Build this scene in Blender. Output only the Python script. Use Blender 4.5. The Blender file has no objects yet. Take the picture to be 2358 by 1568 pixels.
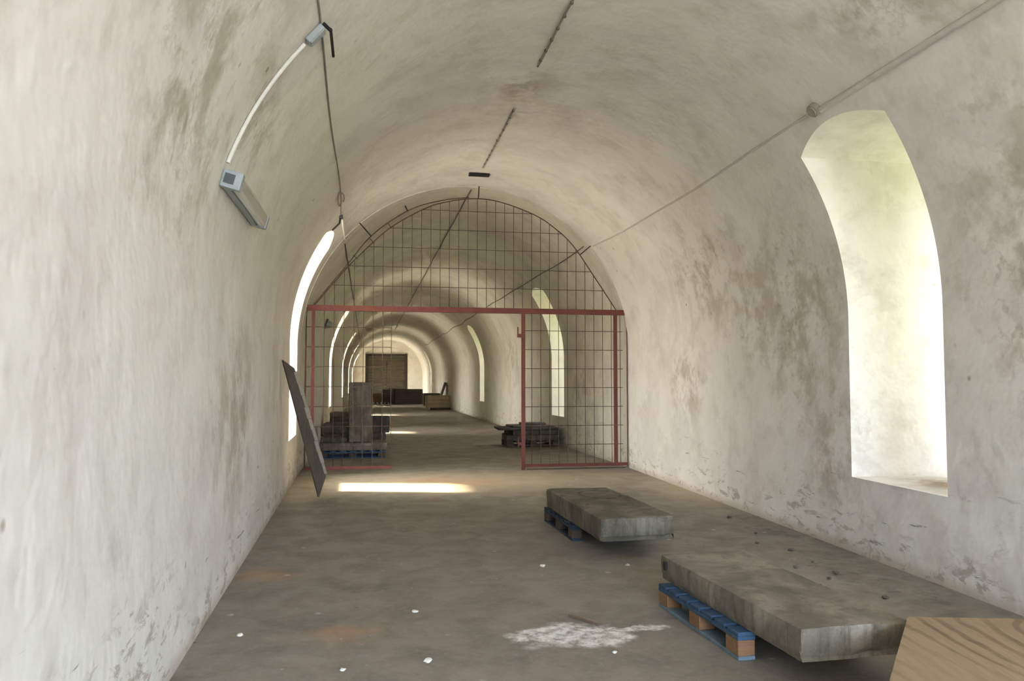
import bpy, bmesh, math, random
from mathutils import Vector, Matrix, Euler, noise
from math import sin, cos, pi, radians, atan, hypot

S = bpy.context.scene
COL = S.collection
random.seed(7)

# ------------------------------------------------------------------ camera
W, HH, F = 2358, 1568, 1834.0
EYE = 1.5
VX, VY = 844.0, 879.0
th = atan((VY - HH/2)/F)
psi = atan((W/2 - VX)/F*cos(th))
cam_d = bpy.data.cameras.new('camera')
cam = bpy.data.objects.new('camera', cam_d); COL.objects.link(cam)
cam.location = (0, 0, EYE)
cam.rotation_euler = (pi/2 + th, 0, -psi)
cam_d.sensor_width = 36.0
cam_d.lens = F/W*36.0
cam_d.clip_end = 400
S.camera = cam

# ------------------------------------------------------------------ helpers
def link(name, bm, mat, parent=None, smooth=False, recalc=True):
    if recalc:
        bmesh.ops.recalc_face_normals(bm, faces=bm.faces)
    me = bpy.data.meshes.new(name)
    bm.to_mesh(me); bm.free()
    for m in (mat if isinstance(mat, (list, tuple)) else [mat]):
        me.materials.append(m)
    if smooth:
        for p in me.polygons: p.use_smooth = True
        me.set_sharp_from_angle(angle=radians(40))
    o = bpy.data.objects.new(name, me); COL.objects.link(o)
    if parent: o.parent = parent
    return o

def tag(o, label, cat, group=None, kind=None):
    o['label'] = label
    o['category'] = cat
    if group: o['group'] = group
    if kind: o['kind'] = kind
    return o

def thing(name, label, cat, loc=(0, 0, 0), rz=0, group=None, rot=None):
    o = bpy.data.objects.new(name, None); COL.objects.link(o)
    o.empty_display_size = .1
    o.location = loc
    o.rotation_euler = rot if rot else (0, 0, rz)
    return tag(o, label, cat, group)

def struct(name, bm, mat, parent=None, **k):
    o = link(name, bm, mat, parent, **k)
    if parent is None: o['kind'] = 'structure'
    return o

def box(bm, x0, y0, z0, x1, y1, z1, mtx=None, mi=0):
    vs = [bm.verts.new(Vector(p)) for p in
          ((x0,y0,z0),(x1,y0,z0),(x1,y1,z0),(x0,y1,z0),(x0,y0,z1),(x1,y0,z1),(x1,y1,z1),(x0,y1,z1))]
    if mtx:
        for v in vs: v.co = mtx @ v.co
    for f in ((0,3,2,1),(4,5,6,7),(0,1,5,4),(1,2,6,5),(2,3,7,6),(3,0,4,7)):
        bm.faces.new([vs[i] for i in f]).material_index = mi
    return vs

def boxes(*bs):
    bm = bmesh.new()
    for b in bs: box(bm, *b)
    return bm

def bevel_all(bm, w, seg=1):
    bmesh.ops.bevel(bm, geom=list(bm.edges), offset=w, segments=seg, affect='EDGES', profile=.6)
    return bm

def tube(bm, pts, r, n=8, closed=False):
    pts = [Vector(p) for p in pts]
    rings = []
    prev = None
    for i, p in enumerate(pts):
        a = pts[max(i-1, 0)]; b = pts[min(i+1, len(pts)-1)]
        t = (b-a).normalized()
        if prev is None:
            u = t.orthogonal().normalized()
        else:
            u = (prev - t*prev.dot(t)).normalized()
        prev = u
        v = t.cross(u)
        rr = r[i] if isinstance(r, (list, tuple)) else r
        rings.append([bm.verts.new(p + (u*cos(2*pi*k/n) + v*sin(2*pi*k/n))*rr) for k in range(n)])
    for q0, q1 in zip(rings, rings[1:]):
        for k in range(n):
            bm.faces.new((q0[k], q0[(k+1) % n], q1[(k+1) % n], q1[k]))
    bm.faces.new(rings[0][::-1]); bm.faces.new(rings[-1])
    return bm

def disc(bm, c, axis, r, h, n=20):
    c = Vector(c); a = Vector(axis).normalized()
    return tube(bm, [c, c + a*h], r, n)

# ------------------------------------------------------------------ node materials
class NT:
    def __init__(s, name):
        s.m = bpy.data.materials.new(name); s.m.use_nodes = True
        s.t = s.m.node_tree; s.n = s.t.nodes; s.l = s.t.links
        s.n.clear()
        s.out = s.n.new('ShaderNodeOutputMaterial')
        s.b = s.n.new('ShaderNodeBsdfPrincipled')
        s.l.new(s.b.outputs[0], s.out.inputs[0])
        s.geo = s.n.new('ShaderNodeNewGeometry')
        s.tc = s.n.new('ShaderNodeTexCoord')
        s.world = s.geo.outputs['Position']
        s.obj = s.tc.outputs['Object']
    def put(s, sock, v):
        if isinstance(v, bpy.types.NodeSocket): s.l.new(v, sock)
        elif isinstance(v, (tuple, list)) and len(v) == 3 and sock.type == 'RGBA': sock.default_value = (*v, 1)
        else: sock.default_value = v
    def noise(s, vec, scale, detail=6, rough=.6, dist=0, out=0):
        n = s.n.new('ShaderNodeTexNoise')
        s.put(n.inputs['Vector'], vec); n.inputs['Scale'].default_value = scale
        n.inputs['Detail'].default_value = detail; n.inputs['Roughness'].default_value = rough
        n.inputs['Distortion'].default_value = dist
        return n.outputs[out]
    def voro(s, vec, scale, feature='F1', out='Distance', rand=1):
        n = s.n.new('ShaderNodeTexVoronoi'); n.feature = feature
        s.put(n.inputs['Vector'], vec); n.inputs['Scale'].default_value = scale
        n.inputs['Randomness'].default_value = rand
        return n.outputs[out]
    def wave(s, vec, scale, dist=3, detail=2, dscale=1, dirn='X', typ='BANDS'):
        n = s.n.new('ShaderNodeTexWave'); n.wave_type = typ
        if typ == 'BANDS': n.bands_direction = dirn
        else: n.rings_direction = dirn
        s.put(n.inputs['Vector'], vec); n.inputs['Scale'].default_value = scale
        n.inputs['Distortion'].default_value = dist; n.inputs['Detail'].default_value = detail
        n.inputs['Detail Scale'].default_value = dscale
        return n.outputs['Fac']
    def ramp(s, v, a, b, lo=0., hi=1., smooth=False):
        n = s.n.new('ShaderNodeMapRange')
        n.interpolation_type = 'SMOOTHSTEP' if smooth else 'LINEAR'
        s.put(n.inputs['Value'], v)
        n.inputs['From Min'].default_value = a; n.inputs['From Max'].default_value = b
        n.inputs['To Min'].default_value = lo; n.inputs['To Max'].default_value = hi
        return n.outputs[0]
    def math(s, op, a, b=0., clamp=False):
        n = s.n.new('ShaderNodeMath'); n.operation = op; n.use_clamp = clamp
        s.put(n.inputs[0], a); s.put(n.inputs[1], b)
        return n.outputs[0]
    def mix(s, f, a, b, mode='MIX'):
        n = s.n.new('ShaderNodeMix'); n.data_type = 'RGBA'; n.blend_type = mode
        s.put(n.inputs[0], f); s.put(n.inputs[6], a); s.put(n.inputs[7], b)
        return n.outputs[2]
    def scalev(s, vec, sc, loc=(0, 0, 0), rot=(0, 0, 0)):
        n = s.n.new('ShaderNodeMapping')
        s.put(n.inputs[0], vec); n.inputs['Scale'].default_value = sc; n.inputs['Location'].default_value = loc
        n.inputs['Rotation'].default_value = rot
        return n.outputs[0]
    def sep(s, vec):
        n = s.n.new('ShaderNodeSeparateXYZ'); s.put(n.inputs[0], vec); return n.outputs
    def blob(s, c, r, warp=None):
        """soft ellipsoid mask: 1 at c, 0 at radius r (per axis)"""
        v = s.n.new('ShaderNodeVectorMath'); v.operation = 'SUBTRACT'
        s.put(v.inputs[0], warp if warp is not None else s.world); v.inputs[1].default_value = c
        w = s.n.new('ShaderNodeVectorMath'); w.operation = 'DIVIDE'
        s.l.new(v.outputs[0], w.inputs[0]); w.inputs[1].default_value = r
        d = s.n.new('ShaderNodeVectorMath'); d.operation = 'LENGTH'
        s.l.new(w.outputs[0], d.inputs[0])
        return s.ramp(d.outputs['Value'], 1, 0, 0, 1, True)
    def blobs(s, lst, warp=None):
        r = None
        for c, rad in lst:
            q = s.blob(c, rad, warp)
            r = q if r is None else s.math('MAXIMUM', r, q)
        return r
    def warped(s, vec, scale, amt):
        nz = s.noise(vec, scale, 4, .6, 0, 1)
        v = s.n.new('ShaderNodeVectorMath'); v.operation = 'SUBTRACT'
        s.l.new(nz, v.inputs[0]); v.inputs[1].default_value = (.5, .5, .5)
        k = s.n.new('ShaderNodeVectorMath'); k.operation = 'SCALE'
        s.l.new(v.outputs[0], k.inputs[0]); k.inputs['Scale'].default_value = amt
        a = s.n.new('ShaderNodeVectorMath'); a.operation = 'ADD'
        s.put(a.inputs[0], vec); s.l.new(k.outputs[0], a.inputs[1])
        return a.outputs[0]
    def finish(s, col, rough=.85, bump=None, bs=.3, bd=.02, metal=0, spec=.3):
        s.put(s.b.inputs['Base Color'], col); s.put(s.b.inputs['Roughness'], rough)
        s.b.inputs['Metallic'].default_value = metal
        s.b.inputs['Specular IOR Level'].default_value = spec
        if bump is not None:
            n = s.n.new('ShaderNodeBump'); n.inputs['Strength'].default_value = bs
            n.inputs['Distance'].default_value = bd
            s.put(n.inputs['Height'], bump); s.l.new(n.outputs[0], s.b.inputs['Normal'])
        return s.m

def simple(name, col, rough=.6, metal=0, var=.15, scale=12, bs=.15):
    t = NT(name)
    n = t.noise(t.obj, scale, 6, .65)
    n2 = t.noise(t.obj, scale*.18, 3, .5)
    dark = tuple(c*(1-var*1.6) for c in col)
    lite = tuple(min(1, c*(1+var)) for c in col)
    c = t.mix(t.ramp(n, .3, .7), dark, lite)
    c = t.mix(t.ramp(n2, .35, .75, 0, .5), c, tuple(x*.75 for x in col))
    return t.finish(c, rough, n, bs, .01, metal)

def plaster(name, wall=True):
    t = NT(name)
    P = t.world
    x, y, z = t.sep(P)
    big = t.noise(P, .7, 3, .6)
    mid = t.noise(P, 2.3, 6, .66, .2)
    n3 = t.noise(P, 1.25, 5, .66, .25)
    sm = t.noise(P, 7.5, 3, .6)
    col = t.mix(t.ramp(big, .35, .7), (.755, .735, .69), (.685, .665, .615))
    col = t.mix(t.ramp(n3, .50, .62, 0, .7), col, (.635, .595, .565))
    col = t.mix(t.ramp(mid, .56, .66, 0, .35), col, (.56, .525, .46))
    # slightly darker, yellower tone beyond the gate; greenish tint on the left haunch
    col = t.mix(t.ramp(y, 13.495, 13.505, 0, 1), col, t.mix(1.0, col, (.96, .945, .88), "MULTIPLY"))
    grn = t.blobs([((-.7, 8, 3.3), (1.1, 4.5, 1.7)), ((-1.0, 19, 2.6), (1.2, 4.0, 2.2)), ((4.4, 26.5, 1.8), (.9, 2.6, 1.6))])
    col = t.mix(t.math('MULTIPLY', grn, .45), col, (.61, .62, .46))
    # areas with heavy brown damp stains
    reg = t.blobs([((-.95, 4.0, 3.0), (1.2, 1.6, 1.2)), ((-.9, 5.3, 3.2), (.8, 1.3, .8)),
        ((4.3, 9.5, 2.9), (1.0, 1.7, 1.1)), ((4.4, 10.5, 1.5), (.6, 1.0, .8)),
        ((4.2, 7.4, 2.1), (1.0, 1.4, 1.5)), ((4.1, 4.3, 2.2), (1.0, .9, 1.9)),
        ((4.0, 6.75, .9), (.9, .6, 1.3)), ((4.1, 8.4, 2.3), (.9, 1.3, 1.1)),
        ((-1.0, 6.5, 1.2), (.7, 1.7, 1.0)), ((4.5, 16.5, 1.0), (.5, 1.6, 1.2)),
        ((4.5, 25.0, 2.2), (.6, 2.0, 1.2)),
        ((3.2, 4.4, 4.1), (.9, 1.1, .7)), ((1.65, 8.4, 4.75), (.35, .8, .4))])
    reg = t.math('ADD', reg, .16)
    blot = t.math('MULTIPLY', t.ramp(mid, .46, .60), reg, True)
    col = t.mix(t.math('MULTIPLY', blot, .85), col, (.45, .405, .33))
    smb = t.math('MULTIPLY', t.ramp(sm, .56, .68), t.math('MULTIPLY', reg, t.ramp(n3, .42, .56)), True)
    col = t.mix(t.math('MULTIPLY', smb, .7), col, (.37, .33, .26))
    # tide-mark rims
    rim = t.math('ABSOLUTE', t.math('SUBTRACT', n3, .54))
    rim = t.math('MULTIPLY', t.ramp(rim, .014, 0, 0, 1, True), reg, True)
    col = t.mix(t.math('MULTIPLY', rim, .3), col, (.44, .36, .24))
    if wall:
        # flaked spots
        sp = t.voro(P, 3.2)
        spots = t.math('MULTIPLY', t.ramp(sp, .085, .04), t.ramp(big, .50, .60), True)
        col = t.mix(t.math('MULTIPLY', spots, .8), col, (.26, .21, .16))
        # scuffed damp band along the foot of the wall
        base = t.math('ADD', z, t.ramp(n3, .3, .7, -.42, .42))
        baseband = t.ramp(base, .62, .05, 0, 1, True)
        sc = t.noise(t.scalev(P, (2.2, 2.2, 5.5)), 1.7, 6, .72, .5)
        scr = t.math('MULTIPLY', t.ramp(sc, .53, .59), baseband, True)
        col = t.mix(t.math('MULTIPLY', scr, .7), col, (.34, .30, .245))
        st = t.noise(t.scalev(P, (1, 1, 7), (3, 1, 2)), 1.5, 5, .7, .3)
        st = t.math('MULTIPLY', t.ramp(st, .63, .68), t.ramp(z, 1.0, .35, 0, 1, True), True)
        col = t.mix(t.math('MULTIPLY', st, .8), col, (.18, .17, .175))
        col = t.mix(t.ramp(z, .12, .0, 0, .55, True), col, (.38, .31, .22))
        sill = t.blob((4.75, 5.82, .66), (.75, .85, .07))
        col = t.mix(t.math('MULTIPLY', sill, t.ramp(mid, .36, .56, .25, 1)), col, (.23, .165, .105))
    h = t.noise(P, 3.2, 3, .62)
    return t.finish(col, .92, h, .30, .06, spec=.1)

def floor_mat():
    t = NT('worn_concrete')
    P = t.world
    x, y, z = t.sep(P)
    big = t.noise(P, .45, 5, .62, .5)
    mid = t.noise(P, 2.6, 6, .68, .4)
    fine = t.noise(P, 22, 3, .7)
    col = t.mix(t.ramp(big, .33, .68), (.215, .190, .153), (.290, .260, .214))
    col = t.mix(t.ramp(mid, .42, .66, 0, .75), col, (.165, .145, .118))
    col = t.mix(t.ramp(fine, .5, .75, 0, .35), col, (.35, .33, .295))
    Wp = t.warped(P, 1.6, .9)
    dust_glow = t.blobs([((1.6, 12.0, 0), (4.2, 1.9, 1)), ((4.4, 10.5, 0), (.9, 3, 1)), ((-1.1, 11.5, 0), (.9, 2.2, 1))], Wp)
    col = t.mix(t.math('MULTIPLY', dust_glow, .75), col, (.50, .41, .28))  # pale dust, brightened to paint in the warm window glow by the gate
    orange = t.blobs([((1.55, 11.9, 0), (.85, .6, 1)), ((-.75, 6.6, 0), (.32, .4, 1)), ((-.1, 4.95, 0), (.55, .22, 1)),
                      ((1.0, 12.3, 0), (.9, .5, 1))], Wp)
    col = t.mix(t.math('MULTIPLY', orange, .42), col, (.50, .26, .13))
    # white paint splash
    white = t.blobs([((1.20, 4.66, 0), (.42, .33, 1)), ((1.0, 4.70, 0), (.24, .2, 1)), ((1.62, 4.72, 0), (.34, .07, 1)),
                     ((1.40, 4.58, 0), (.22, .2, 1))], Wp2(t, P))
    sp = t.ramp(t.noise(P, 13, 5, .75), .36, .58)
    white = t.math('MULTIPLY', t.ramp(white, .08, .42), sp, True)
    col = t.mix(t.math('MULTIPLY', white, .95), col, (.80, .78, .74))
    # pale and dark specks
    v = t.voro(P, 2.3)
    v = t.math('MULTIPLY', t.ramp(v, .075, .03), t.ramp(mid, .42, .52), True)
    v2 = t.voro(t.scalev(P, (1, 1, 1), (3.1, 7.7, 0)), 7)
    v2 = t.math('MULTIPLY', t.ramp(v2, .08, .03), t.ramp(big, .46, .58), True)
    col = t.mix(t.math('MULTIPLY', t.math('MAXIMUM', v, v2), .75), col, (.66, .63, .58))
    d = t.voro(t.scalev(P, (1, 1, 1), (13.1, 2.7, 0)), 3.6)
    d = t.math('MULTIPLY', t.ramp(d, .085, .03), t.ramp(mid, .54, .46), True)
    col = t.mix(t.math('MULTIPLY', d, .75), col, (.085, .072, .06))
    # dark rubble dust by the right wall
    edge = t.blobs([((3.8, 5.6, 0), (.6, 1.8, 1)), ((4.2, 7.5, 0), (.5, 2.5, 1))], Wp)
    ed = t.math('MULTIPLY', edge, t.ramp(t.noise(P, 6, 5, .75), .5, .62), True)
    col = t.mix(t.math('MULTIPLY', ed, .75), col, (.10, .085, .07))
    return t.finish(col, t.ramp(mid, .3, .7, .5, .75), fine, .2, .008, spec=.35)
def Wp2(t, P): return t.warped(P, 5, .35)

def stone_mat(name, a, b, c, ring=None):
    t = NT(name)
    P = t.obj
    big = t.noise(P, 2.2, 6, .6, .6)
    mid = t.noise(P, 9, 8, .7, .3)
    fine = t.noise(P, 60, 5, .7)
    x, y, z = t.sep(P)
    col = t.mix(t.ramp(big, .40, .60), tuple(k*.85 for k in a), tuple(k*1.12 for k in b))
    col = t.mix(t.ramp(mid, .48, .66, 0, .8), col, c)
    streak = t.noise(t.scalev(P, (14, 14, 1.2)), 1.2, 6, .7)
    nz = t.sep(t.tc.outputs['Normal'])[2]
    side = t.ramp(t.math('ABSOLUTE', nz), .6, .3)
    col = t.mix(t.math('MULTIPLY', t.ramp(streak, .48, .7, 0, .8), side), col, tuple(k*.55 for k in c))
    col = t.mix(t.ramp(fine, .52, .8, 0, .4), col, tuple(min(1, k*1.35) for k in b))
    pits = t.voro(t.warped(P, 9, .05), 9)
    pits = t.math('MULTIPLY', t.ramp(pits, .09, .03), t.ramp(t.noise(P, 2, 3), .45, .6), True)
    col = t.mix(t.math('MULTIPLY', pits, .7), col, tuple(k*.4 for k in c))
    h = t.math('ADD', mid, t.math('MULTIPLY', fine, .35))
    if ring:
        (cx, cy, rx, ry) = ring
        dx = t.math('DIVIDE', t.math('SUBTRACT', x, cx), rx); dy = t.math('DIVIDE', t.math('SUBTRACT', y, cy), ry)
        d = t.math('SQRT', t.math('ADD', t.math('MULTIPLY', dx, dx), t.math('MULTIPLY', dy, dy)))
        ln = t.math('MULTIPLY', t.ramp(t.math('ABSOLUTE', t.math('SUBTRACT', d, 1)), .09, .03), t.ramp(mid, .38, .5), True)
        col = t.mix(t.math('MULTIPLY', ln, .6), col, tuple(k*.5 for k in c))
        h = t.math('SUBTRACT', h, t.math('MULTIPLY', ln, .6))
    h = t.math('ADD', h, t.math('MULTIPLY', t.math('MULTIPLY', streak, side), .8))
    return t.finish(col, .92, h, .55, .02, spec=.2)

def wood_mat(name, a, b, axis='Y', scale=6, rough=.75, rings=False):
    t = NT(name)
    P = t.obj
    sc = {'X': (.35, 6, 6), 'Y': (6, .35, 6), 'Z': (6, 6, .35)}[axis]
    g = t.noise(t.scalev(P, sc), scale, 8, .7, .4)
    bl = t.noise(P, 2.5, 4, .6)
    c = t.mix(t.ramp(g, .3, .7), a, b)
    c = t.mix(t.ramp(bl, .45, .75, 0, .5), c, tuple(k*.55 for k in a))
    return t.finish(c, rough, g, .3, .008)

def plywood_face():
    t = NT('plywood_veneer')
    P = t.obj
    # cathedral grain: warped elongated rings
    q = t.warped(t.scalev(P, (1.0, .40, 1), (-.50, .18, 0), (0, 0, radians(-8))), 1.4, .32)
    w = t.wave(q, 3.6, 2.2, 3, 1.4, 'Z', 'RINGS')
    fine = t.noise(t.scalev(P, (20, 1.6, 20), (0, 0, 0), (0, 0, radians(20))), 2, 6, .7)
    line = t.ramp(w, .62, .93, 0, 1, True)
    m = t.ramp(t.noise(P, 1.7, 4), .35, .7)
    c = t.mix(t.ramp(fine, .3, .7), (.27, .19, .115), (.34, .25, .155))
    c = t.mix(t.math('MULTIPLY', line, m), c, (.15, .10, .06))
    kn = t.blob((.72, -.16, 0), (.20, .14, 1), t.warped(P, 3, .08))
    c = t.mix(t.math('MULTIPLY', kn, .7), c, (.20, .12, .065))
    wh = t.blob((.72, -.17, 0), (.035, .022, 1), t.warped(P, 12, .03))
    c = t.mix(t.ramp(wh, .2, .5), c, (.75, .70, .62))
    return t.finish(c, .7, fine, .15, .004)

def painted_blue():
    t = NT('flaked_blue_paint')
    P = t.obj
    n = t.noise(P, 7, 7, .7, .4)
    n2 = t.noise(P, 22, 6, .7)
    c = t.mix(t.ramp(n, .35, .65), (.022, .050, .095), (.045, .088, .155))
    c = t.mix(t.ramp(n2, .6, .72, 0, .75), c, (.17, .17, .16))
    return t.finish(c, .7, n2, .3, .006)

def rusty_red():
    t = NT('red_oxide_paint')
    P = t.obj
    n = t.noise(P, 5, 7, .7)
    n2 = t.noise(P, 28, 6, .7)
    c = t.mix(t.ramp(n, .3, .7), (.115, .030, .022), (.165, .047, .036))
    c = t.mix(t.ramp(n2, .55, .7, 0, .6), c, (.075, .028, .02))
    return t.finish(c, .6, n2, .2, .004)

def rusty_iron():
    t = NT('rusty_iron')
    P = t.obj
    n = t.noise(P, 8, 7, .7)
    c = t.mix(t.ramp(n, .3, .7), (.055, .038, .030), (.12, .070, .048))
    return t.finish(c, .75, n, .2, .004, .3)

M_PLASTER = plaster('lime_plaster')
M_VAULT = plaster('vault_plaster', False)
M_FLOOR = floor_mat()
M_STONE_A = stone_mat('sandy_stone', (.175, .155, .118), (.235, .21, .165), (.125, .11, .08))
M_STONE_B = stone_mat('grey_stone', (.14, .126, .092), (.185, .168, .128), (.10, .09, .066), (.08, .42, .20, .30))
M_STONE_D = stone_mat('dark_stone', (.085, .073, .060), (.12, .105, .085), (.05, .042, .036))
M_STONE_P = stone_mat('brown_stone', (.17, .14, .105), (.23, .195, .15), (.10, .08, .06))
M_BLUE = painted_blue()
M_BLOCK = wood_mat('orange_pallet_block', (.17, .085, .04), (.26, .15, .08), 'X', 10)
M_DARKBLUE = simple('shaded_dark_blue_paint', (.022, .038, .065), .75, 0, .35, 9)  # blue darkened to paint in the shade under the grey slab
M_PALEBLUE = simple('worn_pale_blue_paint', (.14, .20, .245), .7, 0, .3, 10)
M_GREYWOOD = wood_mat('grey_pallet_wood', (.16, .13, .10), (.25, .21, .165), 'X', 8)
M_DARKWOOD = wood_mat('dark_pallet_wood', (.045, .035, .028), (.09, .07, .052), 'X', 8)
M_CRATE = wood_mat('pale_crate_wood', (.42, .33, .20), (.56, .46, .30), 'Z', 6)
M_PLY = plywood_face()
M_PLYEDGE = wood_mat('plywood_edge', (.30, .21, .12), (.48, .36, .22), 'X', 12)
M_DOOR = wood_mat('olive_door_planks', (.050, .040, .021), (.09, .072, .04), 'X', 5)
M_DOORFRAME = wood_mat('dark_door_frame', (.028, .02, .014), (.05, .037, .026), 'Z', 5)
M_RED = rusty_red()
M_IRON = rusty_iron()
M_BLACK = simple('black_iron', (.025, .024, .023), .6, .2)
M_PANEL = wood_mat('weathered_dark_board', (.075, .062, .047), (.125, .105, .08), 'Z', 4)
M_PANELEDGE = wood_mat('pale_lit_edge', (.30, .255, .19), (.42, .36, .27), 'Z', 6)  # lighter wood colour for the light on the plank's side
M_GREYPLASTIC = simple('grey_plastic', (.36, .40, .42), .5, 0, .12)
M_DARKGREY = simple('dark_grey_plastic', (.09, .095, .10), .5, 0, .2)
M_WHITE = simple('white_cable', (.72, .72, .68), .5, 0, .05)
M_CABLE = simple('dusty_cable', (.30, .275, .235), .8, 0, .2, 6)
M_CABLED = simple('dark_cable', (.16, .145, .12), .8, 0, .25, 6)
M_CONDUIT = simple('painted_conduit', (.60, .57, .52), .75, 0, .1, 6)
M_CHIP = simple('plaster_chip', (.72, .69, .62), .9, 0, .12, 20)
M_RUBBLE = simple('brown_rubble', (.13, .105, .08), .9, 0, .3, 20)
M_STICK = simple('brown_stick', (.15, .10, .06), .8, 0, .2, 20)
M_FRAME = simple('weathered_window_frame', (.30, .28, .24), .7, 0, .2)

def clear_cover():
    t = NT('clear_lamp_cover')
    t.b.inputs['Transmission Weight'].default_value = .55
    return t.finish((.50, .53, .52), .25, None, spec=.5)
M_COVER = clear_cover()

# ------------------------------------------------------------------ vault
YB, YG, YE = -5.5, 13.5, 66.0      # back wall, gate line, end wall
SPR = 2.06                          # springing height
SPLIT = 50                          # wall / ceiling seam (degrees above springing)
THICK = 1.35
def half(Y):
    """left x, right x, radius inset"""
    if Y <= YG:
        q = max(Y, 2.0)
        return -0.96 - (q-4.3)/9.2*.12, 4.15 + (q-4.5)/9*.38, 0.0
    return -1.08, 4.53, .06
def prof(Y, a, far=None):
    """point on the vault at angle a (deg, 0 = right springing, 180 = left)"""
    if far is None: far = Y > YG
    l, r, _ = half(YG if not far else YG+1) if (far or Y > YG) else half(Y)
    c, R = (l+r)/2, (r-l)/2
    k = min(1, max(0, min(a, 180-a)/25.0)) if far else 0
    R -= .012*k
    return Vector((c + R*cos(radians(a)), Y, SPR + R*sin(radians(a))))
def vpt(a, Y, off=0.0):
    p = prof(Y, a)
    l, r, _ = half(Y)
    n = Vector(((l+r)/2 - p.x, 0, SPR - p.z)).normalized()
    return p + n*off

STATIONS = [(YB-.02, False), (2.0, False), (YG, False), (YG, True), (YE+.2, True)]
TOPZ = 6.2
def section_wall(side, Y, far):
    l, r, _ = half(YG+1 if far else Y)
    pts = []
    if side == 'right':
        pts.append(Vector((r, Y, -.1)))
        for a in range(0, SPLIT+1): pts.append(prof(Y, a, far))
        pts.append(Vector((pts[-1].x, Y, TOPZ)))
        pts.append(Vector((4.53+THICK, Y, TOPZ))); pts.append(Vector((4.53+THICK, Y, -.1)))
    else:
        pts.append(Vector((l, Y, -.1)))
        for a in range(0, SPLIT+1): pts.append(prof(Y, 180-a, far))
        pts.append(Vector((pts[-1].x, Y, TOPZ)))
        pts.append(Vector((-1.08-THICK, Y, TOPZ))); pts.append(Vector((-1.08-THICK, Y, -.1)))
    return pts
def section_ceil(Y, far):
    pts = [prof(Y, a, far) for a in range(SPLIT, 180-SPLIT+1)]
    pts.append(Vector((pts[-1].x, Y, TOPZ))); pts.append(Vector((pts[0].x, Y, TOPZ)))
    return pts
def loft(secs):
    bm = bmesh.new()
    R = [[bm.verts.new(p) for p in s] for s in secs]
    n = len(R[0])
    for q0, q1 in zip(R, R[1:]):
        for k in range(n):
            vs = (q0[k], q0[(k+1) % n], q1[(k+1) % n], q1[k])
            if max((v.co - vs[0].co).length for v in vs) > 1e-6:
                bm.faces.new(vs)
    bm.faces.new(R[0][::-1]); bm.faces.new(R[-1])
    bmesh.ops.remove_doubles(bm, verts=bm.verts, dist=1e-5)
    bmesh.ops.recalc_face_normals(bm, faces=bm.faces)
    return bm

WIN_R = [(5.82, .66, 3.50), (18.7, .68, 3.62), (31.5, .72, 3.62), (57.1, .75, 3.62)]
WIN_L = [(-0.6, .68, 3.55), (12.15, .68, 3.60), (24.7, .75, 3.62), (37.2, .8, 3.62), (49.8, .8, 3.62), (62.8, .5, 3.5, 2.6)]  # last left opening widened to brighten the far end
WW, WN = 1.25, 0.98    # reveal width, narrower outer light
def arch_poly(w, zs, zt, rise):
    pts = [(-w/2, zs), (w/2, zs)]
    for k in range(0, 13):
        u = w/2 - w*k/12
        pts.append((u, zt + rise*(1 - (2*u/w)**2)))
    return pts
def cutter(y, zs, zt, x0, x1, w, rise, rag):
    bm = bmesh.new()
    P = arch_poly(w, zs, zt, rise)
    R0 = [bm.verts.new((x0, y+u, v)) for u, v in P]; R1 = [bm.verts.new((x1, y+u, v)) for u, v in P]
    n = len(P)
    for k in range(n): bm.faces.new((R0[k], R0[(k+1) % n], R1[(k+1) % n], R1[k]))
    bm.faces.new(R0[::-1]); bm.faces.new(R1)
    bmesh.ops.recalc_face_normals(bm, faces=bm.faces)
    me = bpy.data.meshes.new('cut'); bm.to_mesh(me); bm.free()
    o = bpy.data.objects.new('cut', me); COL.objects.link(o)
    return o
def carve(obj, cutters):
    for c in cutters:
        md = obj.modifiers.new('b', 'BOOLEAN'); md.operation = 'DIFFERENCE'; md.object = c; md.solver = 'EXACT'
    bpy.context.view_layer.update()
    dg = bpy.context.evaluated_depsgraph_get()
    me = bpy.data.meshes.new_from_object(obj.evaluated_get(dg))
    obj.modifiers.clear()
    old = obj.data; obj.data = me; me.name = old.name
    for c in cutters:
        m = c.data; bpy.data.objects.remove(c); bpy.data.meshes.remove(m)

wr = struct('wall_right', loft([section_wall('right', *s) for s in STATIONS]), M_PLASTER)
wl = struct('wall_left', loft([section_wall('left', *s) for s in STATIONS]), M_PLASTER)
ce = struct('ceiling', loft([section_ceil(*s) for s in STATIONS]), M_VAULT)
cs = []
for (y, zs, zt) in WIN_R:
    cs.append(cutter(y, zs, zt, 2.6, 4.53+1.10, WW, .13, 0))
    cs.append(cutter(y, zs+.10, zt-.10, 5.4, 6.4, WN, .10, 0))
carve(wr, cs)
cs = []
for (y, zs, zt, *w) in WIN_L:
    w = w[0] if w else WW+.15
    cs.append(cutter(y, zs, zt, .6, -1.08-1.10, w, .13, 0))
    cs.append(cutter(y, zs+.10, zt-.10, -2.0, -3.0, w-.32, .10, 0))
carve(wl, cs)

# floor
bm = bmesh.new(); box(bm, -2.6, YB-.4, -.3, 6.1, YE+.6, 0)
struct('floor', bm, M_FLOOR)

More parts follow.
